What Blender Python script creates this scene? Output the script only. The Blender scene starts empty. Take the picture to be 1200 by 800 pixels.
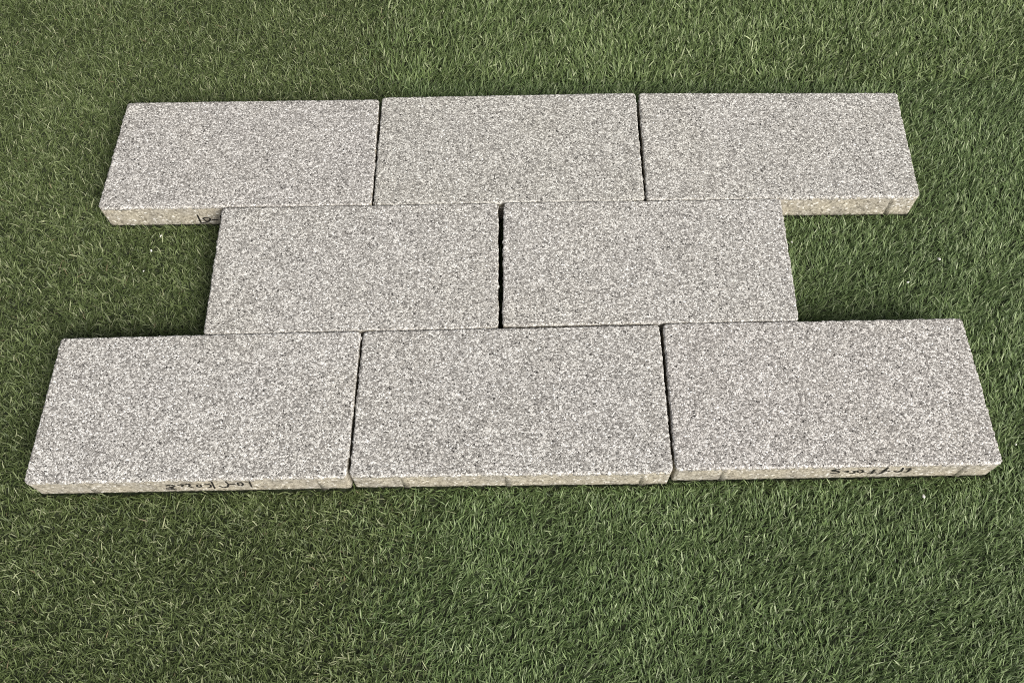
import bpy, math, random
import numpy as np
from mathutils import Matrix, Vector

sc = bpy.context.scene
COL = sc.collection
R = math.radians

# ------------------------------------------------------------------ camera
cam_d = bpy.data.cameras.new('camera')
cam = bpy.data.objects.new('camera', cam_d)
COL.objects.link(cam)
ZT = 0.073                                   # height of the paver tops above the turf backing
RC = [[0.999863, -0.007034, -0.014951], [-0.013254, -0.88173, -0.471567], [-0.009866, 0.471701, -0.881703]]
rx, ry, rz = RC[0], [-v for v in RC[1]], [-v for v in RC[2]]
cam.matrix_world = Matrix(((rx[0], ry[0], rz[0], 0.0195), (rx[1], ry[1], rz[1], -0.6949),
                           (rx[2], ry[2], rz[2], 1.5285 + ZT), (0, 0, 0, 1)))
cam_d.sensor_width = 36.0
cam_d.lens = 30.51
cam_d.clip_start = 0.02
cam_d.clip_end = 200.0
sc.camera = cam

# ------------------------------------------------------------------ sky, sun, exposure
SUN_EL, SUN_AZ = R(35), R(-52)               # azimuth measured from +x, so front right of the slabs
world = bpy.data.worlds.new('World')
sc.world = world
world.use_nodes = True
wn, wl = world.node_tree.nodes, world.node_tree.links
wn.clear()
sky = wn.new('ShaderNodeTexSky')
sky.sky_type = 'NISHITA'
sky.sun_disc = False
sky.sun_elevation = SUN_EL
sky.sun_rotation = R(90) - SUN_AZ
sky.dust_density = 4.0
hs = wn.new('ShaderNodeHueSaturation')       # overcast: the blue is washed out
hs.inputs['Saturation'].default_value = 0.25
bg = wn.new('ShaderNodeBackground')
bg.inputs['Strength'].default_value = 0.07
wo = wn.new('ShaderNodeOutputWorld')
wl.new(sky.outputs[0], hs.inputs['Color'])
wl.new(hs.outputs[0], bg.inputs[0])
wl.new(bg.outputs[0], wo.inputs[0])

sun_d = bpy.data.lights.new('sun', 'SUN')
sun_d.energy = 2.1
sun_d.angle = R(28)
sun_d.color = (1.0, 0.965, 0.90)
sun = bpy.data.objects.new('sun', sun_d)
COL.objects.link(sun)
sv = Vector((math.cos(SUN_EL) * math.cos(SUN_AZ), math.cos(SUN_EL) * math.sin(SUN_AZ), math.sin(SUN_EL)))
sun.rotation_euler = sv.to_track_quat('Z', 'Y').to_euler()
sun.location = sv * 5

vs = sc.view_settings
vs.view_transform = 'Standard'
vs.look = 'None'
vs.exposure = 0.74
vs.gamma = 1.0
vs.use_curve_mapping = False
sc.cycles.use_denoising = False
sc.cycles.filter_width = 1.0

# ------------------------------------------------------------------ materials
def mat(name):
    m = bpy.data.materials.new(name)
    m.use_nodes = True
    n, l = m.node_tree.nodes, m.node_tree.links
    b = n['Principled BSDF']
    return m, n, l, b

def ramp(n, stops, mode='LINEAR'):
    r = n.new('ShaderNodeValToRGB')
    r.color_ramp.interpolation = mode
    e = r.color_ramp.elements
    while len(e) > 1:
        e.remove(e[-1])
    e[0].position, e[0].color = stops[0][0], (*stops[0][1], 1)
    for p, c in stops[1:]:
        k = e.new(p)
        k.color = (*c, 1)
    return r

def node(n, kind, **kw):
    k = n.new(kind)
    for a, v in kw.items():
        setattr(k, a, v)
    return k

def mixc(n, l, fac, a, b, blend='MIX'):
    m = node(n, 'ShaderNodeMix', data_type='RGBA', blend_type=blend)
    for sock, v in ((m.inputs[0], fac), (m.inputs[6], a), (m.inputs[7], b)):
        if hasattr(v, 'is_output'):
            l.new(v, sock)
        elif isinstance(v, (int, float)):
            sock.default_value = v
        else:
            sock.default_value = (*v, 1)
    return m.outputs[2]

def coords(n, l):
    tc = node(n, 'ShaderNodeTexCoord')
    at = node(n, 'ShaderNodeAttribute', attribute_type='OBJECT', attribute_name='grain_seed')
    ad = node(n, 'ShaderNodeVectorMath', operation='ADD')
    l.new(tc.outputs['Object'], ad.inputs[0])
    l.new(at.outputs['Vector'], ad.inputs[1])
    return ad.outputs[0]

# granite-chip facing: every chip has its own grey, cement shows between them
M_FACE, n, l, b = mat('granite_chip_facing')
co = coords(n, l)
v1 = node(n, 'ShaderNodeTexVoronoi'); v1.inputs['Scale'].default_value = 365; v1.inputs['Randomness'].default_value = 1
v2 = node(n, 'ShaderNodeTexVoronoi'); v2.inputs['Scale'].default_value = 500
nz = node(n, 'ShaderNodeTexNoise'); nz.inputs['Scale'].default_value = 160; nz.inputs['Detail'].default_value = 2
wob = node(n, 'ShaderNodeVectorMath', operation='MULTIPLY_ADD')
l.new(co, nz.inputs['Vector'])
l.new(nz.outputs['Color'], wob.inputs[0]); wob.inputs[1].default_value = (0.004, 0.004, 0.004); l.new(co, wob.inputs[2])
l.new(wob.outputs[0], v1.inputs['Vector']); l.new(wob.outputs[0], v2.inputs['Vector'])
s1 = node(n, 'ShaderNodeSeparateColor'); l.new(v1.outputs['Color'], s1.inputs[0])
s2 = node(n, 'ShaderNodeSeparateColor'); l.new(v2.outputs['Color'], s2.inputs[0])
G = [(0.0, (.050, .047, .045)), (.020, (.172, .163, .154)), (.11, (.245, .234, .222)), (.30, (.33, .317, .301)),
     (.50, (.45, .435, .414)), (.66, (.62, .606, .584)), (.83, (.83, .817, .795))]
r1 = ramp(n, G, 'CONSTANT'); l.new(s1.outputs[0], r1.inputs[0])
r2 = ramp(n, G, 'CONSTANT'); l.new(s2.outputs[1], r2.inputs[0])
gt = node(n, 'ShaderNodeMath', operation='GREATER_THAN'); l.new(s1.outputs[2], gt.inputs[0]); gt.inputs[1].default_value = .62
c = mixc(n, l, gt.outputs[0], r1.outputs[0], r2.outputs[0])
# warm / greenish cement tint wandering over the slab
big = node(n, 'ShaderNodeTexNoise'); big.inputs['Scale'].default_value = 6; big.inputs['Detail'].default_value = 4
l.new(co, big.inputs['Vector'])
rb = ramp(n, [(.34, (1.0, .990, .977)), (.52, (1, .990, .970)), (.72, (.995, .982, .948))])
l.new(big.outputs[0], rb.inputs[0])
c = mixc(n, l, 1.0, c, rb.outputs[0], 'MULTIPLY')
med = node(n, 'ShaderNodeTexNoise'); med.inputs['Scale'].default_value = 26; med.inputs['Detail'].default_value = 5
l.new(co, med.inputs['Vector'])
rm = ramp(n, [(.3, (.95, .95, .95)), (.7, (1.04, 1.04, 1.04))]); l.new(med.outputs[0], rm.inputs[0])
c = mixc(n, l, 1.0, c, rm.outputs[0], 'MULTIPLY')
tone = node(n, 'ShaderNodeAttribute', attribute_type='OBJECT', attribute_name='slab_tone')
c = mixc(n, l, 1.0, c, tone.outputs['Color'], 'MULTIPLY')
l.new(c, b.inputs['Base Color'])
b.inputs['Roughness'].default_value = .72
b.inputs['Specular IOR Level'].default_value = .35
bp = node(n, 'ShaderNodeBump'); bp.inputs['Strength'].default_value = .55; bp.inputs['Distance'].default_value = .0022; bp.invert = True
l.new(v1.outputs['Distance'], bp.inputs['Height'])
l.new(bp.outputs[0], b.inputs['Normal'])

# sandy concrete core
M_CORE, n, l, b = mat('sandy_concrete')
co = coords(n, l)
v1 = node(n, 'ShaderNodeTexVoronoi'); v1.inputs['Scale'].default_value = 240; l.new(co, v1.inputs['Vector'])
s1 = node(n, 'ShaderNodeSeparateColor'); l.new(v1.outputs['Color'], s1.inputs[0])
r1 = ramp(n, [(0, (.23, .208, .167)), (.12, (.355, .325, .265)), (.42, (.425, .392, .322)), (.70, (.485, .449, .372)), (.88, (.60, .565, .485)), (.95, (.78, .755, .70))], 'CONSTANT')
l.new(s1.outputs[0], r1.inputs[0])
nz = node(n, 'ShaderNodeTexNoise'); nz.inputs['Scale'].default_value = 300; nz.inputs['Detail'].default_value = 3; l.new(co, nz.inputs['Vector'])
rn = ramp(n, [(.3, (.8, .8, .8)), (.7, (1.12, 1.12, 1.12))]); l.new(nz.outputs[0], rn.inputs[0])
c = mixc(n, l, 1.0, r1.outputs[0], rn.outputs[0], 'MULTIPLY')
big = node(n, 'ShaderNodeTexNoise'); big.inputs['Scale'].default_value = 18; l.new(co, big.inputs['Vector'])
rb = ramp(n, [(.35, (.88, .88, .90)), (.65, (1.06, 1.04, 1.0))]); l.new(big.outputs[0], rb.inputs[0])
c = mixc(n, l, 1.0, c, rb.outputs[0], 'MULTIPLY')
l.new(c, b.inputs['Base Color'])
b.inputs['Roughness'].default_value = .85
b.inputs['Specular IOR Level'].default_value = .25
bp = node(n, 'ShaderNodeBump'); bp.inputs['Strength'].default_value = .5; bp.inputs['Distance'].default_value = .002
l.new(nz.outputs[0], bp.inputs['Height']); l.new(bp.outputs[0], b.inputs['Normal'])

M_INK, n, l, b = mat('black_marker_ink')
co = coords(n, l)
nz = node(n, 'ShaderNodeTexNoise'); nz.inputs['Scale'].default_value = 350; l.new(co, nz.inputs['Vector'])
r1 = ramp(n, [(.4, (.012, .011, .011)), (.75, (.045, .04, .035))]); l.new(nz.outputs[0], r1.inputs[0])
l.new(r1.outputs[0], b.inputs['Base Color']); b.inputs['Roughness'].default_value = .6

M_CHIP, n, l, b = mat('white_stone_chip')
tc = node(n, 'ShaderNodeTexCoord')
nz = node(n, 'ShaderNodeTexNoise'); nz.inputs['Scale'].default_value = 400; l.new(tc.outputs['Object'], nz.inputs['Vector'])
r1 = ramp(n, [(.35, (.66, .64, .58)), (.65, (.84, .83, .79))]); l.new(nz.outputs[0], r1.inputs[0])
l.new(r1.outputs[0], b.inputs['Base Color']); b.inputs['Roughness'].default_value = .6

M_GRASS, n, l, b = mat('turf_fibre')
at = node(n, 'ShaderNodeAttribute', attribute_type='GEOMETRY', attribute_name='fibre_colour')
l.new(at.outputs['Color'], b.inputs['Base Color'])
b.inputs['Roughness'].default_value = .46
b.inputs['Specular IOR Level'].default_value = .28
tr = node(n, 'ShaderNodeBsdfTranslucent'); l.new(at.outputs['Color'], tr.inputs['Color'])
mx = node(n, 'ShaderNodeMixShader'); mx.inputs[0].default_value = .22
out = n['Material Output']
l.new(b.outputs[0], mx.inputs[1]); l.new(tr.outputs[0], mx.inputs[2]); l.new(mx.outputs[0], out.inputs[0])

M_BACK, n, l, b = mat('turf_backing')
tc = node(n, 'ShaderNodeTexCoord')
nz = node(n, 'ShaderNodeTexNoise'); nz.inputs['Scale'].default_value = 90; nz.inputs['Detail'].default_value = 6; l.new(tc.outputs['Object'], nz.inputs['Vector'])
r1 = ramp(n, [(.3, (.014, .020, .008)), (.7, (.045, .058, .022))]); l.new(nz.outputs[0], r1.inputs[0])
l.new(r1.outputs[0], b.inputs['Base Color']); b.inputs['Roughness'].default_value = .9

# ------------------------------------------------------------------ helpers
def mesh_obj(name, verts, faces, m, parent=None, smooth=True):
    me = bpy.data.meshes.new(name)
    me.from_pydata([tuple(map(float, v)) for v in verts], [], faces)
    me.materials.append(m)
    if smooth:
        me.shade_smooth()
    o = bpy.data.objects.new(name, me)
    COL.objects.link(o)
    o.parent = parent
    return o

# ------------------------------------------------------------------ ground
g = mesh_obj('ground', [(-3, -3, 0), (3, -3, 0), (3, 3, 0), (-3, 3, 0)], [(0, 1, 2, 3)], M_BACK, smooth=False)
g['kind'] = 'structure'

# ------------------------------------------------------------------ pavers
# plan corners: back left, back right, front right, front left (metres)
PLAN = [
    [(-.9076, .1443), (-.3020, .1507), (-.3057, -.1571), (-.9060, -.1614)],
    [(-.2974, .1512), (.2991, .1573), (.2972, -.1556), (-.3011, -.1555)],
    [(.3062, .1588), (.9062, .1626), (.9057, -.1457), (.3025, -.1497)],
    [(-.6300, .4640), (-.0251, .4658), (-.0249, .1562), (-.6218, .1492)],
    [(-.0135, .4668), (.5901, .4660), (.5810, .1626), (-.0171, .1586)],
    [(-.9010, .7754), (-.3062, .7737), (-.3032, .4672), (-.9048, .4678)],
    [(-.2992, .7803), (.2973, .7820), (.2945, .4690), (-.2992, .4675)],
    [(.3048, .7805), (.9064, .7689), (.8928, .4672), (.2990, .4686)],
]
LABEL = [
    'granite-faced paver, front row left, ink marking upside down near the middle of its tan edge',
    'front-row granite-faced paver lying between the two inked end pavers, its tan edge unmarked',
    'granite-faced paver, front row right, ink marking upside down on the right half of its edge',
    'granite-faced paver in the middle row, left of the wide black joint',
    'granite-faced paver in the middle row, right of the wide black joint',
    'back-row granite-faced paver with partly hidden ink marking above the dark left notch',
    'granite-faced paver in the centre of the back row, no exposed tan edge',
    'back-row granite-faced paver at the right, plain tan front edge above the grass',
]
FRONT_NIBS = {0: (.112, .547), 1: (.100, .295, .549), 2: (.097, .545), 7: (.542,)}
Z0 = .002                                    # underside, pressed down on the turf backing
FACE_D = .011                                # depth of the granite facing layer

INK = {
 0: [[(0.4075, 0.0128), (0.4175, 0.0122)], [(0.4163, 0.0121), (0.4142, 0.0302), (0.4124, 0.0457)], [(0.3927, 0.0176), (0.3994, 0.014), (0.4016, 0.0255), (0.3956, 0.0366), (0.3904, 0.0317), (0.3927, 0.0176)], [(0.3755, 0.0252), (0.3869, 0.0247)], [(0.3727, 0.0069), (0.3737, 0.0262), (0.367, 0.042), (0.3585, 0.0438), (0.353, 0.0342)], [(0.3472, 0.0038), (0.3439, 0.028), (0.3407, 0.051)], [(0.3294, 0.0203), (0.3372, 0.0207), (0.3395, 0.0289), (0.3362, 0.0402), (0.328, 0.0444)], [(0.3163, 0.023), (0.3213, 0.025), (0.3197, 0.0364), (0.3134, 0.0401), (0.3118, 0.0319), (0.3163, 0.023)], [(0.2921, 0.0228), (0.3, 0.0186), (0.3023, 0.0233), (0.2971, 0.0311), (0.2995, 0.0393), (0.3039, 0.0419)], [(0.2777, 0.0237), (0.2902, 0.0226), (0.2838, 0.0315), (0.2855, 0.0362)], [(0.2544, 0.0275), (0.2651, 0.0224), (0.2721, 0.0274), (0.2663, 0.0351), (0.2582, 0.0335), (0.265, 0.0409), (0.2577, 0.0451), (0.2493, 0.0435)], [(0.249, 0.0458), (0.2588, 0.0475), (0.2683, 0.0516)]],
 2: [[(0.2965, 0.0346), (0.3108, 0.0328), (0.3116, 0.0266), (0.2996, 0.0172), (0.2953, 0.022), (0.3108, 0.0259)], [(0.2945, 0.0207), (0.2984, 0.0134), (0.3083, 0.0115)], [(0.3147, 0.0218), (0.3266, 0.0224), (0.328, 0.03), (0.3228, 0.0335)], [(0.3323, 0.0365), (0.3414, 0.037), (0.3406, 0.0256), (0.3314, 0.0208)], [(0.3434, 0.0221), (0.3508, 0.0187), (0.357, 0.0278), (0.3536, 0.0364), (0.3464, 0.031), (0.3434, 0.0221)], [(0.3675, 0.0397), (0.3762, 0.0402), (0.3734, 0.0199), (0.3791, 0.0171)], [(0.3679, 0.0284), (0.3802, 0.0303)], [(0.3954, 0.0051), (0.3952, 0.0305), (0.392, 0.0423), (0.3848, 0.0432)], [(0.3898, 0.0245), (0.407, 0.028)], [(0.4137, 0.0271), (0.4213, 0.035), (0.4275, 0.0316), (0.4246, 0.0091), (0.4226, 0.0114)], [(0.4404, 0.013), (0.4408, 0.0329), (0.4364, 0.0383)], [(0.4303, 0.0168), (0.4404, 0.013)]],
 5: [[(0.2094, 0.0266), (0.2088, 0.0435), (0.2082, 0.0607)], [(0.2082, 0.0607), (0.2207, 0.058), (0.2316, 0.0502), (0.2337, 0.0417), (0.2258, 0.0384), (0.2176, 0.0421), (0.2198, 0.049), (0.2231, 0.0544)], [(0.2359, 0.0486), (0.2506, 0.0487)], [(0.2605, 0.0304), (0.2575, 0.0495)]],
}

def smooth1(a, k):
    for _ in range(k):
        a = (np.roll(a, 1) + 2 * a + np.roll(a, -1)) / 4
    return a

def loop_pts(q, nu, nv):
    """closed outline through the four corners, counter-clockwise from front left"""
    bl, br, fr, fl = q
    pts = []
    for (a, c, k) in ((fl, fr, nu), (fr, br, nv), (br, bl, nu), (bl, fl, nv)):
        for i in range(k):
            pts.append(a + (c - a) * i / k)
    return np.array(pts)

def inset(q, d):
    """corners moved inwards by d on both axes"""
    bl, br, fr, fl = q
    return [bl + [d, -d], br + [-d, -d], fr + [-d, d], fl + [d, d]]

def outward(q, nu, nv):
    bl, br, fr, fl = q
    o = []
    for (a, c, k) in ((fl, fr, nu), (fr, br, nv), (br, bl, nu), (bl, fl, nv)):
        e = (c - a) / np.linalg.norm(c - a)
        o += [np.array([e[1], -e[0]])] * k
    o = np.array(o)
    for j in (0, nu, nu + nv, 2 * nu + nv):
        v = o[j] + o[j - 1]
        o[j] = v / np.linalg.norm(v)
    return o

def round_corners(q, p, rc=.0065):
    """bend the square plan corners into small arcs"""
    p = p.copy()
    for k in range(4):
        c, a, b = q[k], q[(k + 1) % 4], q[k - 1]
        e1 = (a - c) / np.linalg.norm(a - c); e2 = (b - c) / np.linalg.norm(b - c)
        d = np.c_[(p - c) @ e1 - rc, (p - c) @ e2 - rc]
        m = (d[:, 0] < 0) & (d[:, 1] < 0)
        li = np.abs(d[m]).max(1); l2 = np.linalg.norm(d[m], axis=1) + 1e-9
        nd = d[m] * (li / l2)[:, None]
        p[m] += (nd - d[m])[:, :1] * e1 + (nd - d[m])[:, 1:] * e2
    return p

def make_facing(q, rng, parent):
    nu, nv = 232, 118
    r = .0030
    qi = inset(q, r)
    bl, br, fr, fl = qi
    u = np.linspace(0, 1, nu + 1)[None, :, None]
    v = np.linspace(0, 1, nv + 1)[:, None, None]
    xy = (fl * (1 - u) + fr * u) * (1 - v) + (bl * (1 - u) + br * u) * v
    h = rng.normal(0, 1, (nv + 1, nu + 1))
    h2 = rng.normal(0, 1, (nv + 1, nu + 1))
    for _ in range(2):
        h2 = (np.roll(h2, 1, 0) + h2 + np.roll(h2, -1, 0)) / 3
        h2 = (np.roll(h2, 1, 1) + h2 + np.roll(h2, -1, 1)) / 3
    z = ZT + np.clip(h, -2, 2) * .00022 + h2 * .0005
    xy = xy + rng.normal(0, .0004, xy.shape)
    top = np.concatenate([xy, z[..., None]], 2).reshape(-1, 3)
    idx = np.arange((nv + 1) * (nu + 1)).reshape(nv + 1, nu + 1)
    faces = np.stack([idx[:-1, :-1], idx[:-1, 1:], idx[1:, 1:], idx[1:, :-1]], -1).reshape(-1, 4).tolist()
    ring = np.concatenate([idx[0, :-1], idx[:-1, -1], idx[-1, :0:-1], idx[:0:-1, 0]])
    n = len(ring)
    out = outward(q, nu, nv)
    base = loop_pts(qi, nu, nv)
    verts = [top]
    prev = ring
    off = len(top)
    rough = smooth1(rng.normal(0, 1, n), 2) * .0010 + smooth1(rng.normal(0, 1, n), 60) * .0015
    chip = (rng.random(n) < .014) * rng.uniform(.001, .0045, n)         # small missing crumbs
    rough = rough - smooth1(chip, 2) * 1.5
    bump = (rng.random(n) < .022) * rng.uniform(.001, .0026, n)        # grains standing proud of the edge
    rough = np.minimum(rough + smooth1(bump, 1) * 2.0, .0021)
    low = np.clip(rng.normal(0, 1, n), -1.6, 1.6) * .0013 + smooth1(rng.normal(0, 1, n), 25) * .0022
    corner = np.ones(n)
    for j in (0, nu, nu + nv, 2 * nu + nv):
        corner[j] = .75
    for k, (o, dz) in enumerate(((.35, .12), (.72, .40), (1, .95), (1.0, 1.8), (.98, 2.6), (.6, 2.9))):
        jit = rng.normal(0, .00035, n)
        p = base + out * ((o * r + rough * min(1, .35 + k * .3) + jit) * corner)[:, None]
        zz = ZT - dz * r + rng.normal(0, .0003, n)
        if k >= 3:
            zz = zz + low * (.5 if k == 3 else 1)
        if k == 5:
            p = base + out * (.0012)
        verts.append(np.c_[p, zz])
        cur = np.arange(off, off + n)
        nx = np.roll(cur, -1); pn = np.roll(prev, -1)
        faces += np.stack([prev, cur, nx, pn], -1).tolist()
        prev = cur; off += n
    V = np.concatenate(verts)
    V[:, :2] = round_corners(q, V[:, :2])
    return mesh_obj('facing_layer', V, faces, M_FACE, parent)

def make_core(q, rng, parent):
    nu, nv, nz = 120, 62, 10
    base = loop_pts(q, nu, nv)
    out = outward(q, nu, nv)
    n = len(base)
    zs = np.linspace(ZT - .0045, Z0, nz + 1)
    V, faces = [], []
    for k, z in enumerate(zs):
        o = -.0009 + np.clip(rng.normal(0, .0003, n), -.0006, .0006)
        if k == nz:
            o = o - .0025
        V.append(np.c_[base + out * o[:, None], np.full(n, z)])
        if k:
            a = np.arange((k - 1) * n, k * n); c = a + n
            faces += np.stack([a, c, np.roll(c, -1), np.roll(a, -1)], -1).tolist()
    V = np.concatenate(V)
    V[:, :2] = round_corners(q, V[:, :2])
    faces.append(list(range(n))[::1])
    faces.append(list(range(nz * n, nz * n + n))[::-1])
    return mesh_obj('concrete_core', V, faces, M_CORE, parent)

def make_nib(a, b, s, proud, parent, wid=.009, ztop=None):
    """vertical spacer rib on the edge a->b at distance s"""
    e = (b - a) / np.linalg.norm(b - a)
    o = np.array([e[1], -e[0]])
    ztop = ZT - .008 if ztop is None else ztop
    prof = [(-wid / 2, -.0014), (-wid * .3, proud * .45), (0, proud), (wid * .3, proud * .45), (wid / 2, -.0014)]
    V, F = [], []
    for k, z in enumerate((ztop, ztop - .004, Z0 + .001)):
        for (x, y) in prof:
            y2 = y * (.25 if k == 0 else 1) if y > 0 else y
            p = a + e * (s + x) + o * y2
            V.append((p[0], p[1], z))
    for k in range(2):
        for i in range(4):
            F.append((k * 5 + i, (k + 1) * 5 + i, (k + 1) * 5 + i + 1, k * 5 + i + 1))
    F.append((0, 1, 2, 3, 4)); F.append((14, 13, 12, 11, 10))
    return mesh_obj('spacer_nib', V, F, M_CORE, parent)

def make_ink(a, b, strokes, parent, wid, rng):
    e = (b - a) / np.linalg.norm(b - a)
    o = np.array([e[1], -e[0]])
    V, F = [], []
    for j, st in enumerate(strokes):
        p = np.array(st, float)
        # resample the stroke and round its corners
        seg = np.linalg.norm(np.diff(p, axis=0), axis=1)
        t = np.r_[0, np.cumsum(seg)]
        k = max(6, int(t[-1] / .0012))
        tt = np.linspace(0, t[-1], k)
        p = np.c_[np.interp(tt, t, p[:, 0]), np.interp(tt, t, p[:, 1])]
        for _ in range(2):
            p[1:-1] = (p[:-2] + 2 * p[1:-1] + p[2:]) / 4
        d = np.gradient(p, axis=0); d /= np.linalg.norm(d, axis=1)[:, None] + 1e-9
        nrm = np.c_[-d[:, 1], d[:, 0]]
        w = wid * (.8 + .25 * np.sin(np.linspace(.3, 2.9, k))) * rng.uniform(.9, 1.1, k)
        lift = .0000 + j * .00003
        i0 = len(V)
        for q_, nn, ww in zip(p, nrm, w):
            for sgn in (-.5, .5):
                s_, h_ = q_ + nn * ww * sgn
                P = a + e * s_ + o * lift
                V.append((P[0], P[1], ZT - (.0085 + (h_ - .004) * .92)))
        for i in range(k - 1):
            F.append((i0 + 2 * i, i0 + 2 * i + 1, i0 + 2 * i + 3, i0 + 2 * i + 2))
    o_ = mesh_obj('handwritten_marking', V, F, M_INK, parent)
    return o_

INK_LABEL = {0: 'upside-down black marker writing on the tan edge', 2: 'slanted upside-down black marker writing on the tan edge',
             5: 'black marker strokes cut off by the next paver'}
for i, pl in enumerate(PLAN):
    rng = np.random.default_rng(100 + i)
    q = [np.array(p) for p in pl]
    ctr = sum(q) / 4
    root = bpy.data.objects.new('stone_block', None)
    root.empty_display_size = .05
    COL.objects.link(root)
    root.location = (ctr[0], ctr[1], (.0014, 0, .0012, .0006, .0010, .0008, 0, .0003)[i])
    root.rotation_euler = (R((.05, -.08, .06, .10, -.07, .04, .09, -.05)[i]), R((-.06, .04, .05, -.05, .06, .03, -.04, .05)[i]), 0)
    root['label'] = LABEL[i]
    root['category'] = 'paver'
    root['group'] = 'pavers laid in staggered rows on the turf'
    q = [p - ctr for p in q]
    bl, br, fr, fl = q
    parts = [make_facing(q, rng, root), make_core(q, rng, root)]
    for s in FRONT_NIBS.get(i, ()):
        parts.append(make_nib(fl, fr, s, .0010, root, .015))
    for (a, c) in ((fr, br), (bl, fl)):
        ln = np.linalg.norm(c - a)
        for fr_ in (.17, .5, .83):
            parts.append(make_nib(a, c, ln * fr_ + rng.uniform(-.006, .006), .0012, root, .012, ZT - .004))
    if i in INK:
        m = make_ink(fl, fr, INK[i], root, .0035 if i != 5 else .0038, rng)
        m['label'] = INK_LABEL[i]
        parts.append(m)
    for p in parts:
        p['slab_tone'] = ((1.02, 1.015, 1.005), (.99, .985, .975), (1.015, 1.0, .99), (1.0, .995, .98), (1.01, 1.005, .99), (.99, .98, .97), (.985, .983, .955), (1.005, 1.0, .98))[i]
        p['grain_seed'] = (float(3.7 * i), float(1.9 * i), 0.0)

# ------------------------------------------------------------------ artificial grass
def in_pavers(x, y, d):
    hit = np.zeros(len(x), bool)
    for pl in PLAN:
        bl, br, fr, fl = [np.array(p) for p in pl]
        ok = np.ones(len(x), bool)
        for a, c in ((fl, fr), (fr, br), (br, bl), (bl, fl)):
            e = (c - a) / np.linalg.norm(c - a)
            ok &= ((x - a[0]) * e[1] - (y - a[1]) * e[0]) < d
        hit |= ok
    return hit

def vnoise(x, y, s, seed):
    """smooth value noise 0..1"""
    r = np.random.default_rng(seed).random((64, 64))
    fx, fy = x * s + 20.3, y * s + 17.7
    ix, iy = np.floor(fx).astype(int), np.floor(fy).astype(int)
    tx, ty = fx - ix, fy - iy
    tx, ty = tx * tx * (3 - 2 * tx), ty * ty * (3 - 2 * ty)
    g = lambda a, c: r[a % 64, c % 64]
    return (g(ix, iy) * (1 - tx) + g(ix + 1, iy) * tx) * (1 - ty) + (g(ix, iy + 1) * (1 - tx) + g(ix + 1, iy + 1) * tx) * ty

seam_y = lambda x: .893 - .0215 * (x + .27)
def seam_x(y):
    return -.200 - .052 * (y + .5)

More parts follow.
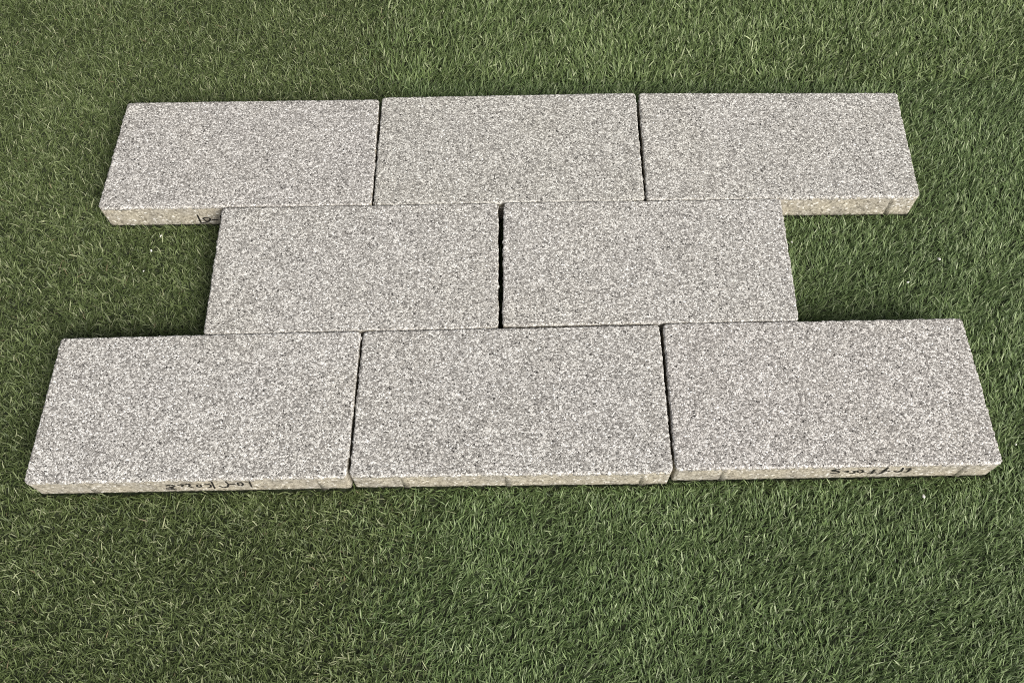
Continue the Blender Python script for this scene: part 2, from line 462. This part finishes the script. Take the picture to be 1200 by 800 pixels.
def make_turf(name, label, count, region, seed, az, spread, curl, length, width, lean, palette, wild):
    rng = np.random.default_rng(seed)
    x0, x1, y0, y1 = region
    x = rng.uniform(x0, x1, count); y = rng.uniform(y0, y1, count)
    half = 1.13 + .29 * (y + .5)                               # the frame, with a margin all round
    keep = np.abs(x) < half
    fuzz = rng.normal(0, 1, count)
    drift = (vnoise(x, y, 7, 77) - .5) * .16 + (vnoise(x, y, 22, 78) - .5) * .08
    if seed == 1:
        keep &= (x + drift + fuzz * .05 < seam_x(y))
    elif seed == 2:
        keep &= (x + drift + fuzz * .05 > seam_x(y)) & (y < seam_y(x) - .002)
    else:
        keep &= (x + drift + fuzz * .05 > seam_x(y)) & (y > seam_y(x) + .001)
    keep &= ~in_pavers(x, y, .001)
    x, y = x[keep], y[keep]
    n = len(x)
    cl = vnoise(x, y, 9, seed + 5); c2 = vnoise(x, y, 28, seed + 6); c3 = vnoise(x, y, 70, seed + 7)
    phi = R(az) + rng.normal(0, 1, n) * R(spread) + (cl - .5) * R(60) + (c2 - .5) * R(50) + (c3 - .5) * R(80)
    ww = rng.random(n) < wild
    phi = np.where(ww, rng.uniform(0, 2 * math.pi, n), phi)
    th0 = R(lean) * rng.uniform(.45, 1.1, n)
    th1 = np.clip(th0 + R(25) + rng.normal(0, 1, n) * R(18), 0, R(104))
    dphi = rng.normal(0, 1, n) * R(curl)
    L = length * np.clip(rng.normal(1, .24, n), .4, 1.7) * (.9 + .2 * c2)
    W = width * np.clip(rng.normal(1, .22, n), .5, 1.6)
    ts = (0, .36, .70, 1.0)
    ok = np.zeros(n, bool)
    P = np.zeros((4, n, 3))
    for attempt in range(5):                                   # fibres that would run into a paver bend another way
        i = np.where(~ok)[0]
        if attempt:
            phi[i] = phi[i] + rng.uniform(.5, 2.6, len(i)) * rng.choice([-1, 1], len(i))
            L[i] *= .92
            th0[i] *= .72; th1[i] *= .72                       # pressed up against the stone
        p = np.c_[x[i], y[i], np.zeros(len(i))]
        good = np.ones(len(i), bool)
        P[0, i] = p
        for k in range(3):
            tm = (ts[k] + ts[k + 1]) / 2
            th = th0[i] + (th1[i] - th0[i]) * tm
            ph = phi[i] + dphi[i] * tm
            d = np.c_[np.sin(th) * np.cos(ph), np.sin(th) * np.sin(ph), np.cos(th)]
            p = p + d * (L[i] * (ts[k + 1] - ts[k]))[:, None]
            P[k + 1, i] = p
            good &= ~in_pavers(p[:, 0], p[:, 1], .0012)
        ok[i] = good & (p[:, 2] > .001)
    pts = list(P)
    sel = np.where(ok)[0]
    pts = [p[sel] for p in pts]; phi, dphi, W, c2, cl = phi[sel], dphi[sel], W[sel], c2[sel], cl[sel]
    n = len(sel)
    tw = rng.normal(0, .55, n)
    V = np.zeros((n, 7, 3), np.float32)
    for k, wf in enumerate((.8, 1.0, .8)):
        ph = phi + dphi * ts[k]
        side = np.c_[-np.sin(ph) * np.cos(tw), np.cos(ph) * np.cos(tw), np.sin(tw)] * (W * wf * .5)[:, None]
        V[:, 2 * k] = pts[k] - side
        V[:, 2 * k + 1] = pts[k] + side
    V[:, 6] = pts[3]
    V[:, :, 2] = np.maximum(V[:, :, 2], .0006)
    pal = np.array([p[0] for p in palette]); pr = np.array([p[1] for p in palette], float); pr /= pr.sum()
    base = pal[rng.choice(len(pal), n, p=pr)]
    base = base * rng.uniform(.78, 1.25, (n, 1)) * (.92 + .16 * cl)[:, None]
    colr = np.ones((n, 7, 4), np.float32)
    colr[:, :, :3] = base[:, None, :]
    o7 = (np.arange(n) * 7)[:, None]
    loops = np.concatenate([o7 + [0, 1, 3, 2], o7 + [2, 3, 5, 4], o7 + [4, 5, 6]], 1).astype(np.int32).ravel()
    starts = ((np.arange(n) * 11)[:, None] + [0, 4, 8]).astype(np.int32).ravel()
    me = bpy.data.meshes.new(name)
    me.vertices.add(n * 7); me.vertices.foreach_set('co', V.ravel())
    me.loops.add(len(loops)); me.loops.foreach_set('vertex_index', loops)
    me.polygons.add(len(starts)); me.polygons.foreach_set('loop_start', starts)
    at = me.color_attributes.new('fibre_colour', 'FLOAT_COLOR', 'POINT')
    at.data.foreach_set('color', colr.ravel())
    me.update(calc_edges=True)
    me.shade_smooth()
    me.materials.append(M_GRASS)
    o = bpy.data.objects.new(name, me)
    COL.objects.link(o)
    o['kind'] = 'stuff'
    o['label'] = label
    o['category'] = 'artificial grass'
    return n

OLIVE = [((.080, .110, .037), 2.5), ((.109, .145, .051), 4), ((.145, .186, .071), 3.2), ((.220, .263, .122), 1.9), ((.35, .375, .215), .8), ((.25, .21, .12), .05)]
GREEN = [((.096, .146, .052), 2.2), ((.133, .192, .071), 4), ((.178, .244, .097), 3.2), ((.250, .320, .148), 2.0), ((.37, .43, .245), .8)]
BRIGHT = [((.100, .146, .049), 2.2), ((.142, .198, .070), 4), ((.195, .256, .100), 3.2), ((.272, .332, .155), 2.2), ((.40, .45, .255), .9)]
nb = 0
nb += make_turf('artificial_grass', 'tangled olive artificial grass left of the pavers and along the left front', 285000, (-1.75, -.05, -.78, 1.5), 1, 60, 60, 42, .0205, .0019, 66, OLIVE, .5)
nb += make_turf('artificial_grass', 'green artificial grass combed to the right, right of and before the pavers', 262000, (-.4, 1.75, -.78, .93), 2, 52, 30, 20, .0205, .0020, 61, GREEN, .24)
nb += make_turf('artificial_grass', 'lighter long-bladed artificial grass strip behind the back row', 82000, (-.45, 1.75, .82, 1.5), 3, 58, 40, 22, .0275, .0026, 58, BRIGHT, .3)
print('blades', nb)

# ------------------------------------------------------------------ stray stone chips on the grass
CHIPS = [
    (.7727, -.1875, .0042, 'white stone chip on the grass just in front of the right inked paver'),
    (.9273, .3412, .0036, 'white stone chip right of the right-hand notch, farthest from the pavers'),
    (.8467, .2839, .0027, 'pale stone chip low in the right-hand notch near the front row'),
    (.6171, .3912, .0024, 'tiny white chip beside the right end of the middle row'),
    (-.7805, .4316, .0024, 'tiny pale chip in the left notch, nearest the back row'),
    (-.7942, .3929, .0027, 'small white chip in the left notch, the middle of three'),
    (-.8008, .3394, .0022, 'faint pale chip in the left notch, nearest the front row'),
    (.9729, -.0864, .0024, 'tiny pale chip on the grass at the far right edge'),
]
for j, (x, y, s, lab) in enumerate(CHIPS):
    rng = np.random.default_rng(900 + j)
    V = []
    for k in range(3):
        for i in range(6):
            a = i / 6 * 2 * math.pi + rng.uniform(-.3, .3)
            rr = s * (.75, 1.0, .55)[k] * rng.uniform(.7, 1.15)
            V.append((rr * math.cos(a) * 1.25, rr * math.sin(a) * .85, s * (-.5, 0, .55)[k] + rng.normal(0, s * .1)))
    F = [(k * 6 + i, k * 6 + (i + 1) % 6, k * 6 + 6 + (i + 1) % 6, k * 6 + 6 + i) for k in range(2) for i in range(6)]
    F += [(5, 4, 3, 2, 1, 0), (12, 13, 14, 15, 16, 17)]
    o = mesh_obj('stone_chip', V, F, M_CHIP, smooth=False)
    o.location = (x, y, .0165)
    o.rotation_euler = (rng.uniform(-.4, .4), rng.uniform(-.4, .4), rng.uniform(0, 6))
    o['label'] = lab
    o['category'] = 'stone chip'
    o['group'] = 'stray white chips lying on the grass'
